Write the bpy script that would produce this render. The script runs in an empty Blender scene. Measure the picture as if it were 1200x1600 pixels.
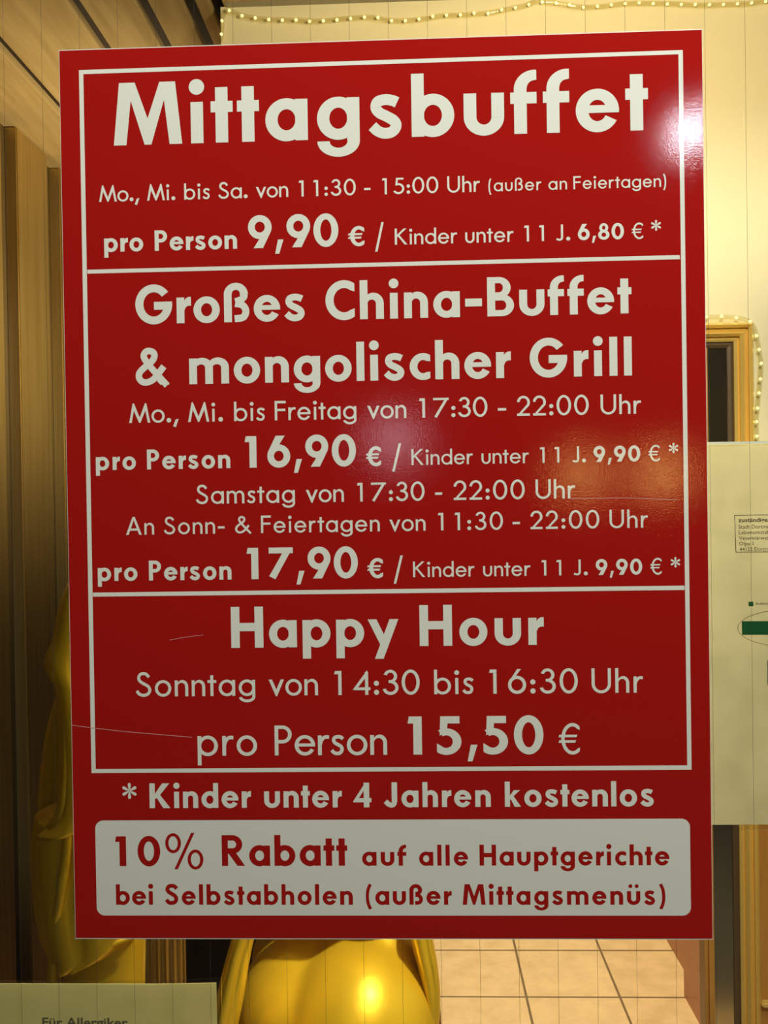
import bpy, bmesh, math, random
from mathutils import Vector, Matrix, Euler, noise
random.seed(7)
PI = math.pi
SC = bpy.context.scene
COL = SC.collection

# ------------------------------------------------------------------ camera, world, lights, exposure
F = 1390.0                                   # focal length in pixels of a 1200 x 1600 frame
CAM = Vector((0.02350, -0.69469, 1.60045))
ROT = Euler((math.radians(90 - 0.5363), math.radians(0.8743), math.radians(1.9186)), 'XYZ')
cd = bpy.data.cameras.new('camera')
cd.sensor_fit = 'VERTICAL'; cd.sensor_height = 36.0; cd.sensor_width = 27.0
cd.lens = F / 1600 * 36.0
cd.clip_start = 0.02
cam = bpy.data.objects.new('camera', cd)
cam.location = CAM; cam.rotation_euler = ROT
COL.objects.link(cam); SC.camera = cam
RM = ROT.to_matrix()

def at(px, py, Y):
    """world point where the pixel's ray meets the plane y = Y"""
    d = RM @ Vector(((px - 600) / F, (800 - py) / F, -1))
    return CAM + d * ((Y - CAM.y) / d.y)

def at_z(px, py, Z):
    d = RM @ Vector(((px - 600) / F, (800 - py) / F, -1))
    return CAM + d * ((Z - CAM.z) / d.z)

SC.view_settings.view_transform = 'Standard'
SC.view_settings.look = 'None'
SC.view_settings.gamma = 1.0
SC.view_settings.use_curve_mapping = False
SC.view_settings.exposure = 0.0
w = bpy.data.worlds.new('night'); SC.world = w; w.use_nodes = True
w.node_tree.nodes['Background'].inputs[0].default_value = (0.35, 0.42, 0.6, 1)
w.node_tree.nodes['Background'].inputs[1].default_value = 0.012

def light(name, kind, loc, energy, color, size=0.05, target=None, angle=None, blend=0.5):
    l = bpy.data.lights.new(name, kind)
    l.energy = energy; l.color = color
    if kind == 'AREA': l.size = size
    else: l.shadow_soft_size = size
    if angle: l.spot_size = math.radians(angle); l.spot_blend = blend
    o = bpy.data.objects.new(name, l); o.location = loc
    if target is not None:
        o.rotation_euler = (Vector(target) - Vector(loc)).to_track_quat('-Z', 'Y').to_euler()
    COL.objects.link(o); return o

WARM = (1.0, 0.80, 0.46)
# outside: entrance lamp up to the right, two far street lamps, one far sign lamp
light('entrance_lamp', 'POINT', (0.42, -1.0, 2.92), 116, (1.0, 0.99, 0.92), 0.13)
light('porch_lamp', 'POINT', (0.560, -1.02, 2.298), 2.2, (0.8, 0.92, 1.0), 0.02)
light('street_lamp', 'POINT', (-0.105, -5.6, 2.05), 5, (1.0, 0.85, 1.0), 0.10)
light('street_lamp', 'POINT', (1.20, -5.6, 1.78), 8, (1.0, 0.6, 0.15), 0.10)
light('street_lamp', 'POINT', (1.76, -5.6, 1.78), 10, (1.0, 0.6, 0.15), 0.10)
# inside: warm light of lobby and passage, plus unseen fill spots added to brighten parts
light('header_spotlight', 'SPOT', (0.34, 0.30, 2.30), 29, WARM, 0.05, (0.30, 1.085, 2.62), 124, 0.5)
light('pier_spotlight', 'SPOT', (0.50, 0.25, 2.25), 34, WARM, 0.05, (0.74, 1.08, 0.95), 70, 0.8)
light('notice_fill_spot', 'SPOT', (0.34, 0.30, 2.34), 125, WARM, 0.05, (0.34, 0.01, 1.40), 56, 0.6)  # added unseen lamp, backlights the inspection notice
light('statue_fill_spot', 'SPOT', (0.42, 0.12, 2.25), 95, WARM, 0.04, (0.0, 0.48, 0.93), 34, 0.6)  # added spot that brightens the statue's knee
light('robe_fill_spot', 'SPOT', (0.0, 0.12, 2.30), 11, WARM, 0.04, (-0.36, 0.45, 1.06), 26, 0.5)  # added grazing light for the sleeve folds
light('notice_fill_spot', 'SPOT', (-0.10, 0.30, 2.25), 90, WARM, 0.04, (-0.30, 0.01, 0.92), 24, 0.5)  # added narrow beam from behind for the allergy notice
light('recess_fill_spot', 'SPOT', (-0.30, 1.60, 2.06), 40, WARM, 0.06, (-1.05, 1.65, 2.34), 150, 0.8)  # added unseen source, lifts the ceiling boards and upper slats
light('passage_downlight', 'SPOT', (0.45, 2.25, 2.5), 290, WARM, 0.08, (0.58, 2.5, 0.0), 62, 0.5)

# ------------------------------------------------------------------ helpers
def tag(o, label=None, cat=None, group=None, kind=None):
    if label: o['label'] = label
    if cat: o['category'] = cat
    if group: o['group'] = group
    if kind: o['kind'] = kind
    return o

def empty(name, loc):
    o = bpy.data.objects.new(name, None); o.location = loc; o.empty_display_size = 0.05
    COL.objects.link(o); return o

def link(name, bm, mat, parent=None, smooth=False, kind=None):
    me = bpy.data.meshes.new(name)
    bm.normal_update()
    bm.to_mesh(me); bm.free()
    me.materials.append(mat)
    if smooth:
        for p in me.polygons: p.use_smooth = True
    o = bpy.data.objects.new(name, me); COL.objects.link(o)
    if parent:
        o.parent = parent
        # meshes are built in world coordinates; only an Empty root carries an offset
        if parent.type == 'EMPTY': o.matrix_parent_inverse = Matrix.Translation(-Vector(parent.location))
    if kind: o['kind'] = kind
    return o

def bx(bm, x0, x1, y0, y1, z0, z1):
    v = [bm.verts.new((x, y, z)) for z in (z0, z1) for y in (y0, y1) for x in (x0, x1)]
    for f in ((0, 2, 3, 1), (4, 5, 7, 6), (0, 1, 5, 4), (2, 6, 7, 3), (0, 4, 6, 2), (1, 3, 7, 5)):
        bm.faces.new([v[i] for i in f])

def box(name, x0, x1, y0, y1, z0, z1, mat, parent=None, kind=None, bevel=0):
    bm = bmesh.new(); bx(bm, x0, x1, y0, y1, z0, z1)
    if bevel: bmesh.ops.bevel(bm, geom=bm.edges[:], offset=bevel, segments=2, affect='EDGES')
    return link(name, bm, mat, parent, False, kind)

def tube(bm, pts, r, n=10, closed_caps=True):
    """round tube through a list of points; r is a number or a list"""
    pts = [Vector(p) for p in pts]
    rings = []
    up = Vector((0.03, 1, 0.02)).normalized()
    for i, p in enumerate(pts):
        t = (pts[min(i + 1, len(pts) - 1)] - pts[max(i - 1, 0)]).normalized()
        a = t.cross(up)
        if a.length < 1e-4: a = t.cross(Vector((1, 0, 0)))
        a.normalize(); b = t.cross(a)
        rr = r[i] if isinstance(r, (list, tuple)) else r
        rings.append([bm.verts.new(p + (a * math.cos(2 * PI * k / n) + b * math.sin(2 * PI * k / n)) * rr) for k in range(n)])
    for i in range(len(rings) - 1):
        for k in range(n):
            bm.faces.new((rings[i][k], rings[i][(k + 1) % n], rings[i + 1][(k + 1) % n], rings[i + 1][k]))
    if closed_caps:
        bm.faces.new(rings[0][::-1]); bm.faces.new(rings[-1])

def loft(bm, rings, cap=True):
    """skin closed rings of equal count"""
    R = [[bm.verts.new(p) for p in ring] for ring in rings]
    n = len(R[0])
    for i in range(len(R) - 1):
        for k in range(n):
            bm.faces.new((R[i][k], R[i][(k + 1) % n], R[i + 1][(k + 1) % n], R[i + 1][k]))
    if cap:
        bm.faces.new(R[0][::-1]); bm.faces.new(R[-1])

def ellipsoid(bm, c, r, rot=None, seg=28, rings=18):
    m = Matrix.Translation(Vector(c))
    if rot: m = m @ Euler(rot).to_matrix().to_4x4()
    m = m @ Matrix.Diagonal((r[0], r[1], r[2], 1))
    bmesh.ops.create_uvsphere(bm, u_segments=seg, v_segments=rings, radius=1, matrix=m)

def crom(pts, per=8):
    """Catmull-Rom through 2D/3D points"""
    P = [Vector(p) for p in pts]
    P = [P[0] * 2 - P[1]] + P + [P[-1] * 2 - P[-2]]
    out = []
    for i in range(1, len(P) - 2):
        a, b, c, d = P[i - 1], P[i], P[i + 1], P[i + 2]
        for k in range(per):
            t = k / per
            out.append(0.5 * ((2 * b) + (c - a) * t + (2 * a - 5 * b + 4 * c - d) * t * t + (3 * b - a - 3 * c + d) * t ** 3))
    out.append(P[-2].copy())
    return out

# ------------------------------------------------------------------ materials (all procedural)
class NT:
    def __init__(s, name):
        s.m = bpy.data.materials.new(name); s.m.use_nodes = True
        s.t = s.m.node_tree; s.b = s.t.nodes['Principled BSDF']
    def node(s, kind, **kw):
        n = s.t.nodes.new(kind)
        for k, v in kw.items():
            if k in n.inputs: n.inputs[k].default_value = v
            else: setattr(n, k, v)
        return n
    def wire(s, a, b): s.t.links.new(a, b)
    def set(s, **kw):
        for k, v in kw.items(): s.b.inputs[k.replace('_', ' ')].default_value = v
        return s

def plain(name, col, rough=0.5, metal=0.0, bump=None, var=None, spec=0.5):
    n = NT(name); n.set(Base_Color=(*col, 1), Roughness=rough, Metallic=metal)
    n.b.inputs['Specular IOR Level'].default_value = spec
    if bump or var:
        tc = n.node('ShaderNodeTexCoord')
    if bump:
        sc_, dist, strength = bump
        tx = n.node('ShaderNodeTexNoise', Scale=sc_, Detail=3.0); n.wire(tc.outputs['Object'], tx.inputs['Vector'])
        bp = n.node('ShaderNodeBump', Distance=dist, Strength=strength); n.wire(tx.outputs['Fac'], bp.inputs['Height'])
        n.wire(bp.outputs['Normal'], n.b.inputs['Normal'])
    if var:
        sc_, col2 = var
        tx = n.node('ShaderNodeTexNoise', Scale=sc_, Detail=4.0); n.wire(tc.outputs['Object'], tx.inputs['Vector'])
        rp = n.node('ShaderNodeValToRGB')
        rp.color_ramp.elements[0].position = 0.35; rp.color_ramp.elements[0].color = (*col, 1)
        rp.color_ramp.elements[1].position = 0.68; rp.color_ramp.elements[1].color = (*col2, 1)
        n.wire(tx.outputs['Fac'], rp.inputs['Fac']); n.wire(rp.outputs['Color'], n.b.inputs['Base Color'])
    return n.m

def grain(name, c1, c2, axis_scale, rough=0.4, metal=0.0, bumpd=0.0006):
    """streaky surface: wood grain or brushed brass; axis_scale stretches the noise"""
    n = NT(name); n.set(Roughness=rough, Metallic=metal)
    tc = n.node('ShaderNodeTexCoord'); mp = n.node('ShaderNodeMapping')
    mp.inputs['Scale'].default_value = axis_scale
    n.wire(tc.outputs['Object'], mp.inputs['Vector'])
    tx = n.node('ShaderNodeTexNoise', Scale=1.0, Detail=5.0, Roughness=0.6); n.wire(mp.outputs['Vector'], tx.inputs['Vector'])
    rp = n.node('ShaderNodeValToRGB')
    rp.color_ramp.elements[0].position = 0.3; rp.color_ramp.elements[0].color = (*c1, 1)
    rp.color_ramp.elements[1].position = 0.7; rp.color_ramp.elements[1].color = (*c2, 1)
    n.wire(tx.outputs['Fac'], rp.inputs['Fac']); n.wire(rp.outputs['Color'], n.b.inputs['Base Color'])
    bp = n.node('ShaderNodeBump', Distance=bumpd, Strength=0.6); n.wire(tx.outputs['Fac'], bp.inputs['Height'])
    n.wire(bp.outputs['Normal'], n.b.inputs['Normal'])
    return n.m

POSTER_BUMP = (800.0, 0.00006, 0.7)
M_RED = plain('poster_red', (0.395, 0.0095, 0.0065), 0.06, 0, POSTER_BUMP)
M_WHITE = plain('poster_white', (0.80, 0.82, 0.70), 0.06, 0, POSTER_BUMP)
M_BOXWHITE = plain('poster_box_white', (0.78, 0.79, 0.68), 0.06, 0, POSTER_BUMP)
M_EDGE = plain('poster_edge', (0.78, 0.74, 0.66), 0.5)
M_SCRATCH = plain('scratch', (0.72, 0.30, 0.28), 0.4)

def clear(name, tint, ior=1.45, base=0.0):
    n = NT(name); t = n.t
    t.nodes.remove(n.b)
    out = t.nodes['Material Output']
    tr = n.node('ShaderNodeBsdfTransparent'); tr.inputs[0].default_value = (*tint, 1)
    gl = n.node('ShaderNodeBsdfGlossy'); gl.inputs['Roughness'].default_value = 0.03
    fr = n.node('ShaderNodeFresnel')
    ge = n.node('ShaderNodeNewGeometry'); ma = n.node('ShaderNodeMath', operation='MULTIPLY_ADD')   # same reflectance on both faces
    n.wire(ge.outputs['Backfacing'], ma.inputs[0]); ma.inputs[1].default_value = 1 / ior - ior; ma.inputs[2].default_value = ior
    n.wire(ma.outputs[0], fr.inputs['IOR'])
    mx = n.node('ShaderNodeMixShader')
    n.wire(fr.outputs[0], mx.inputs[0]); n.wire(tr.outputs[0], mx.inputs[1]); n.wire(gl.outputs[0], mx.inputs[2])
    n.wire(mx.outputs[0], out.inputs['Surface'])
    return n.m
M_GLASS = clear('window_glass', (0.97, 0.985, 0.96))
M_LAM = clear('laminate_film', (0.96, 0.96, 0.93), 1.5)
M_TUBE = clear('clear_tube', (0.93, 0.91, 0.80), 1.45)
M_WIRE = plain('glass_wire', (0.06, 0.055, 0.045), 0.7, 0.0, None, None, 0.1)

def paper(name, c1, c2, trans):
    n = NT(name); t = n.t
    tc = n.node('ShaderNodeTexCoord')
    tx = n.node('ShaderNodeTexNoise', Scale=45.0, Detail=6.0); n.wire(tc.outputs['Object'], tx.inputs['Vector'])
    rp = n.node('ShaderNodeValToRGB')
    rp.color_ramp.elements[0].position = 0.35; rp.color_ramp.elements[0].color = (*c1, 1)
    rp.color_ramp.elements[1].position = 0.65; rp.color_ramp.elements[1].color = (*c2, 1)
    n.wire(tx.outputs['Fac'], rp.inputs['Fac'])
    n.wire(rp.outputs['Color'], n.b.inputs['Base Color']); n.set(Roughness=0.35)
    tl = n.node('ShaderNodeBsdfTranslucent'); n.wire(rp.outputs['Color'], tl.inputs['Color'])
    mx = n.node('ShaderNodeMixShader'); mx.inputs[0].default_value = trans
    out = t.nodes['Material Output']
    n.wire(n.b.outputs[0], mx.inputs[1]); n.wire(tl.outputs[0], mx.inputs[2]); n.wire(mx.outputs[0], out.inputs['Surface'])
    return n.m
M_PAPER = paper('notice_paper', (0.80, 0.78, 0.62), (0.87, 0.85, 0.70), 0.55)
M_PAPER2 = paper('allergy_paper', (0.76, 0.74, 0.42), (0.82, 0.79, 0.48), 0.45)
M_INK = plain('black_ink', (0.02, 0.018, 0.015), 0.5)
M_GREYINK = plain('grey_ink', (0.16, 0.14, 0.08), 0.5)
M_GREEN = plain('green_ink', (0.012, 0.13, 0.04), 0.5)
M_GREYBAR = plain('grey_bar_ink', (0.25, 0.25, 0.2), 0.5)

M_WALL = plain('cream_wall', (0.83, 0.77, 0.56), 0.55, 0, (30, 0.001, 0.3))
M_CEIL = grain('lacquered_ceiling_wood', (0.36, 0.26, 0.125), (0.50, 0.38, 0.20), (40, 3, 40), 0.28)
M_GROOVE = plain('ceiling_groove', (0.03, 0.018, 0.01), 0.7)
M_SLAT = grain('brushed_brass_slat', (0.42, 0.28, 0.09), (0.55, 0.39, 0.15), (60, 60, 2.0), 0.36, 0.75, 0.0004)
M_SLATBACK = plain('slat_backing', (0.07, 0.045, 0.015), 0.5)
M_GOLD = plain('gold_leaf_lacquer', (0.84, 0.60, 0.035), 0.34, 0.40, (9, 0.004, 0.35))
M_FRAME = plain('gilded_moulding', (0.90, 0.66, 0.20), 0.25, 0.35)
M_FRAMEDARK = plain('dark_frame_lip', (0.10, 0.06, 0.03), 0.4)
M_MIRROR = plain('mirror_glass', (0.60, 0.52, 0.36), 0.14, 1.0)
M_WOOD = grain('honey_wood', (0.42, 0.19, 0.035), (0.58, 0.29, 0.06), (30, 30, 3), 0.35)
M_REDWOOD = grain('red_brown_wood', (0.42, 0.16, 0.08), (0.50, 0.21, 0.11), (4, 4, 30), 0.4)
M_DARKWALL = plain('dark_wall', (0.035, 0.02, 0.01), 0.6)
M_COVE = plain('cove_trim', (0.30, 0.27, 0.20), 0.5)
M_PAVE = plain('pavement', (0.12, 0.12, 0.12), 0.8, 0, (60, 0.003, 0.5))
M_LOBBY = plain('lobby_wall_paint', (0.45, 0.33, 0.16), 0.6)

def tile_material():
    n = NT('floor_tiles'); n.set(Roughness=0.35)
    tc = n.node('ShaderNodeTexCoord')
    sep = n.node('ShaderNodeSeparateXYZ'); n.wire(tc.outputs['Object'], sep.inputs[0])
    masks = []
    for ax, ph in (('X', (at_z(802, 1467, 0).x + at_z(832, 1600, 0).x) / 2), ('Y', at_z(900, 1558, 0).y)):
        a = n.node('ShaderNodeMath', operation='SUBTRACT'); n.wire(sep.outputs[ax], a.inputs[0]); a.inputs[1].default_value = ph - 30.0
        m = n.node('ShaderNodeMath', operation='MODULO'); n.wire(a.outputs[0], m.inputs[0]); m.inputs[1].default_value = 0.3
        s = n.node('ShaderNodeMath', operation='PINGPONG'); n.wire(m.outputs[0], s.inputs[0]); s.inputs[1].default_value = 0.15
        l = n.node('ShaderNodeMath', operation='LESS_THAN'); n.wire(s.outputs[0], l.inputs[0]); l.inputs[1].default_value = 0.004
        masks.append(l)
    mx = n.node('ShaderNodeMath', operation='MAXIMUM'); n.wire(masks[0].outputs[0], mx.inputs[0]); n.wire(masks[1].outputs[0], mx.inputs[1])
    tx = n.node('ShaderNodeTexNoise', Scale=14.0, Detail=6.0, Roughness=0.65); n.wire(tc.outputs['Object'], tx.inputs['Vector'])
    rp = n.node('ShaderNodeValToRGB')
    rp.color_ramp.elements[0].position = 0.30; rp.color_ramp.elements[0].color = (0.60, 0.45, 0.27, 1)
    rp.color_ramp.elements[1].position = 0.60; rp.color_ramp.elements[1].color = (0.74, 0.56, 0.36, 1)
    n.wire(tx.outputs['Fac'], rp.inputs['Fac'])
    mc = n.node('ShaderNodeMixRGB'); n.wire(mx.outputs[0], mc.inputs[0]); n.wire(rp.outputs['Color'], mc.inputs[1])
    mc.inputs[2].default_value = (0.20, 0.14, 0.09, 1)
    n.wire(mc.outputs[0], n.b.inputs['Base Color'])
    inv = n.node('ShaderNodeMath', operation='SUBTRACT'); inv.inputs[0].default_value = 1.0; n.wire(mx.outputs[0], inv.inputs[1])
    bp = n.node('ShaderNodeBump', Distance=0.002, Strength=0.6); n.wire(inv.outputs[0], bp.inputs['Height']); n.wire(bp.outputs[0], n.b.inputs['Normal'])
    return n.m
M_TILE = tile_material()

def emit(name, col, strength):
    n = NT(name); n.set(Base_Color=(*col, 1)); n.b.inputs['Emission Color'].default_value = (*col, 1)
    n.b.inputs['Emission Strength'].default_value = strength
    return n.m
M_LED = emit('warm_led', (1.0, 0.82, 0.30), 2.6)

# ------------------------------------------------------------------ the setting
YW = 1.085           # front face of the cream wall inside
CEIL = 2.60
box('floor', -1.4, 2.2, 0.03, 6.2, -0.05, 0.0, M_TILE, kind='structure')
box('ground', -4, 4, -7.0, 0.0, -0.06, -0.005, M_PAVE, kind='structure')

# wooden ceiling: boards between dark grooves
ceil = empty('ceiling', (0, 0, CEIL)); tag(ceil, kind='structure')
GR = [(at_z(a, b, CEIL).x + at_z(c, d, CEIL).x) / 2 for a, b, c, d in
      ((0, 70, 93, 170), (108, 0, 165, 70), (218, 0, 258, 68), (295, 0, 321, 65), (337, 4, 349, 33))]
edges = [-1.4] + GR + [1.65]
box('ceiling_backing', -1.4, 2.2, 0.008, 6.2, CEIL + 0.022, CEIL + 0.06, M_GROOVE, ceil)
for i in range(len(edges) - 1):
    a = edges[i] + (0.0125 if i else 0); b = edges[i + 1] - (0.0125 if i < len(GR) else 0)
    box('ceiling_board', a, b, 0.010, 4.6, CEIL, CEIL + 0.022, M_CEIL, ceil, bevel=0.002)

xl = at(345, 40, YW).x                       # left end of the cream wall
xp = at(1104, 1400, YW).x                    # left edge of the pier on the right
bm = bmesh.new()
bx(bm, xl, 1.65, YW, YW + 0.10, 2.05, CEIL)
bx(bm, xp, 1.65, YW, YW + 0.025, 0.0, 2.05)
link('wall_back', bm, M_WALL, kind='structure')
# passage side wall, stepping in once
fx = at_z(1093, 1600, 0).x
box('wall_passage', fx + 0.07, 1.2, YW + 0.025, 6.0, 0.0, CEIL, M_LOBBY, kind='structure')
ystep = at_z(1072, 1556, 0).y
bm = bmesh.new()
bx(bm, fx, fx + 0.07, YW + 0.025, ystep, 0.0, 1.15)
bx(bm, at_z(1067, 1513, 0).x, fx + 0.07, ystep, 6.0, 0.0, 1.15)
link('baseboard_right', bm, M_REDWOOD, kind='structure')
box('wall_far', -1.4, 2.2, 6.0, 6.1, 0.0, CEIL, M_LOBBY, kind='structure')
box('wall_left', -1.4, at_z(60, 228, CEIL).x - 0.036, 0.02, 6.0, 0.0, CEIL, M_SLATBACK, kind='structure')
box('wall_right', 1.65, 1.75, 0.02, 1.3, 0.0, CEIL, M_WALL, kind='structure')

box('trim_1', xp - 0.006, xp + 0.002, YW - 0.004, YW + 0.03, 0.0, 2.05, M_WOOD, kind='structure')
box('trim_2', xl + 0.012, 1.65, YW - 0.016, YW, at(500, 7, YW).z, CEIL, M_COVE, kind='structure')

# wired glass pane of the entrance
win = empty('window_1', (0, 0.005, 0)); tag(win, kind='structure')
box('pane', -1.09, 1.64, 0.002, 0.008, 0.0, CEIL, M_GLASS, win)
x0 = at(1101, 20, 0.005).x
wire_bm = bmesh.new(); tube(wire_bm, [(0, 0, 0.01), (0, 0, CEIL - 0.01)], 0.00011, 6)
wire = None
for k in range(-32, 24):
    x = x0 + k * 0.0306
    if x < -1.05 or x > 1.6: continue
    if wire is None:
        wire = link('reinforcing_wire', wire_bm, M_WIRE); o = wire
    else:
        o = wire.copy(); COL.objects.link(o)
    o.parent = win
    o.location = (x, 0, 0)

# ------------------------------------------------------------------ brass slats on the left wall
SX = (at_z(22, 197, CEIL).x + at_z(93, 258, CEIL).x) / 2
def slat_range(n):
    y0 = at_z(22, 197, CEIL).y + n * 0.285
    return y0, y0 + 0.195
labels = {-3: 'brass slat nearest the window on the left wall', -2: 'brass slat second from the window on the left wall',
          -1: 'brass slat at the left edge of the photo beside the dark gap',
          0: 'full-width brass slat left of the red poster between two dark gaps',
          1: 'brass slat peeking out at the left edge of the red poster',
          2: 'brass slat hidden behind the poster on the left wall', 3: 'deepest brass slat of the left wall'}
first = None
for n_ in range(-3, 4):
    y0, y1 = slat_range(n_)
    if first is None:
        bm = bmesh.new(); bx(bm, SX - 0.035, SX, 0, 0.195, 0.0, CEIL - 0.001)
        bmesh.ops.bevel(bm, geom=bm.edges[:], offset=0.003, segments=2, affect='EDGES')
        first = o = link('wall_slat', bm, M_SLAT)
    else:
        o = first.copy(); COL.objects.link(o)
    o.location = (0, y0, 0)
    tag(o, labels[n_], 'wall slat', 'brass slats of the left wall')

# ------------------------------------------------------------------ light ropes
def rope(name, pts, label, spacing, group=None, r=0.0045, jitter=0.003):
    path = crom(pts, 14)
    t = empty(name, path[0]); tag(t, label, 'string light', group)
    bm = bmesh.new(); tube(bm, path, r, 10)
    link('tube', bm, M_TUBE, t, True)
    led0 = None; acc = 0.0; nxt = spacing * 0.5; cnt = 0
    base = Vector(t.location)
    for a, b in zip(path[:-1], path[1:]):
        L = (b - a).length
        while acc + L >= nxt and cnt < 95:
            p = a.lerp(b, (nxt - acc) / L)
            if led0 is None:
                eb = bmesh.new(); ellipsoid(eb, (0, 0, 0), (0.0028, 0.0028, 0.0028), None, 10, 8)
                led0 = link('bulb', eb, M_LED, None, True); o = led0
            else:
                o = led0.copy(); COL.objects.link(o)
            o.parent = t
            o.location = p - base + Vector((0, -0.001, random.uniform(-1, 1) * 0.0015))
            nxt += spacing; cnt += 1
        acc += L
    return t

yr = YW - 0.012
top = [(345, 64), (347, 42), (348, 24), (358, 17), (382, 25), (412, 30), (450, 31), (500, 33), (540, 29), (578, 27), (612, 32), (650, 31),
       (690, 25), (725, 23), (765, 20), (800, 13), (820, 9), (838, 2), (848, 3), (870, 5), (905, 11), (940, 10), (975, 6), (1010, 5),
       (1050, 6), (1090, 8), (1130, 7), (1165, 6), (1200, 2), (1245, 4), (1290, 8)]
rope('light_rope', [at(x, y, yr) for x, y in top], 'long clear light rope strung along the top of the cream wall', 0.0272)
ring = [(1070, 497), (1100, 496), (1125, 495), (1150, 496), (1166, 500), (1177, 510), (1182, 525), (1186, 548), (1189, 570), (1187, 600), (1184, 630),
        (1182, 660), (1183, 700), (1186, 760), (1188, 830), (1187, 900), (1189, 1000), (1190, 1100), (1190, 1200)]
rope('light_rope', [at(x, y, yr) for x, y in ring], 'short light rope curving around the corner of the gold mirror frame', 0.0285)

# ------------------------------------------------------------------ gold framed mirror on the pier
mir_l, mir_r = at(1104, 1400, YW).x, at(1172, 600, YW).x
mt = at(1130, 508, YW).z
mir = empty('wall_mirror', ((mir_l + mir_r) / 2, YW, 0.12))
tag(mir, 'tall narrow mirror in a stepped gold frame behind the paper notice', 'mirror')
px = 1.78 / F
steps = [(0.0, 7, 0.026, M_FRAME), (7, 13, 0.016, M_FRAME), (13, 20, 0.024, M_FRAME), (20, 27, 0.014, M_FRAME), (27, 36, 0.009, M_FRAMEDARK)]
for a, b, dep, m in steps:
    a *= px; b *= px
    bm = bmesh.new()
    zb = 0.12
    # right stile, mitred into the head, and the foot rail
    prof = [(a, 0), (a, dep * 0.75), ((a + b) / 2, dep), (b, dep * 0.75), (b, 0)]
    def corner(u, d, which):
        if which == 0: return Vector((mir_l, YW - d, mt - u))
        if which == 1: return Vector((mir_r - u, YW - d, mt - u))
        if which == 2: return Vector((mir_r - u, YW - d, zb + u))
        return Vector((mir_l, YW - d, zb + u))
    loft(bm, [[corner(u, d, k) for u, d in prof] for k in range(4)])
    nm = 'inner_lip' if m is M_FRAMEDARK else 'frame_moulding'
    link(nm, bm, m, mir)
box('left_stile', mir_l, mir_l + 8 * px, YW - 0.012, YW - 0.0005, 0.12, mt - 36 * px, M_WOOD, mir)
box('mirror_glass', mir_l + 8 * px, mir_r - 34 * px, YW - 0.004, YW - 0.0005, 0.15, mt - 34 * px, M_MIRROR, mir)

# wooden wainscot right of the mirror
wx = at(1181, 1450, YW).x
ws = empty('wainscot_panel', ((wx + 1.64) / 2, YW, 0)); tag(ws, 'honey brown wooden wall panel right of the gold mirror frame', 'wall panel')
ztop = at(1190, 1250, YW).z
box('board', wx, 1.64, YW - 0.010, YW - 0.0005, 0, ztop, M_WOOD, ws)
zl = at(1190, 1561, YW).z
bm = bmesh.new(); bx(bm, wx + 0.002, 1.64, YW - 0.024, YW - 0.010, zl - 0.006, zl + 0.006)
bmesh.ops.bevel(bm, geom=bm.edges[:], offset=0.003, segments=2, affect='EDGES')
link('rail', bm, M_FRAME, ws)

# ------------------------------------------------------------------ fluted brass pedestal behind the statue
fp = empty('fluted_pedestal', (at(257, 1500, 1.30).x, 1.30, 0)); tag(fp, 'fluted brass pedestal standing behind the golden statue', 'pedestal')
cx = fp.location.x; hw = 0.5 * (at(290, 1500, 1.30).x - at(225, 1500, 1.30).x)
rings = []
for z in (0.05, 1.25):
    ring_ = []
    for k in range(144):
        a = 2 * PI * k / 144
        rr = hw * (1 - 0.10 * abs(math.cos(a * 9)) ** 0.6)
        ring_.append((cx + rr * math.cos(a), 1.30 + rr * math.sin(a), z))
    rings.append(ring_)
bm = bmesh.new(); loft(bm, rings); link('shaft', bm, M_FRAME, fp)
box('plinth', cx - hw * 1.25, cx + hw * 1.25, 1.30 - hw * 1.25, 1.30 + hw * 1.25, 0.0, 0.05, M_FRAME, fp, bevel=0.004)
box('capital', cx - hw * 1.2, cx + hw * 1.2, 1.30 - hw * 1.2, 1.30 + hw * 1.2, 1.25, 1.29, M_FRAME, fp, bevel=0.004)

# added dark partition: keeps the space behind the statue dark, blocks passage light
pa = empty('shade_partition', (at(390, 1500, 1.45).x, 1.45, 0)); tag(pa, 'added dark partition panel for shade behind the golden statue and fluted pedestal', 'partition')
box('panel', at(128, 1500, 1.45).x, at(630, 1500, 1.45).x, 1.44, 1.47, 0.0, 1.40, M_DARKWALL, pa)
pxr = at(630, 1500, 1.45).x
box('light_block_panel', pxr - 0.03, pxr, 1.47, 3.4, 0.0, 1.40, M_DARKWALL, pa)  # added return, stops passage floor light from reaching the slats
box('top_rail', at(124, 1500, 1.45).x, at(634, 1500, 1.45).x, 1.43, 1.48, 1.40, 1.44, M_WOOD, pa, bevel=0.004)

# ------------------------------------------------------------------ golden seated statue
SY = 0.62
def S(px_, py_, dy=0.0): return at(px_, py_, SY + dy)
scx = S(370, 1000).x
plinth = empty('statue_pedestal', (scx, SY, 0)); tag(plinth, 'dark wooden pedestal under the golden statue', 'pedestal')
box('pedestal_body', scx - 0.30, scx + 0.28, SY - 0.20, SY + 0.24, 0.0, 0.69, M_DARKWALL, plinth, bevel=0.008)
box('pedestal_top', scx - 0.32, scx + 0.30, SY - 0.22, SY + 0.26, 0.69, 0.72, M_REDWOOD, plinth, bevel=0.006)

st = empty('golden_statue', (scx, SY, 0.72)); tag(st, 'large golden robed seated statue behind the red poster', 'statue')
bm = bmesh.new()
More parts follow.
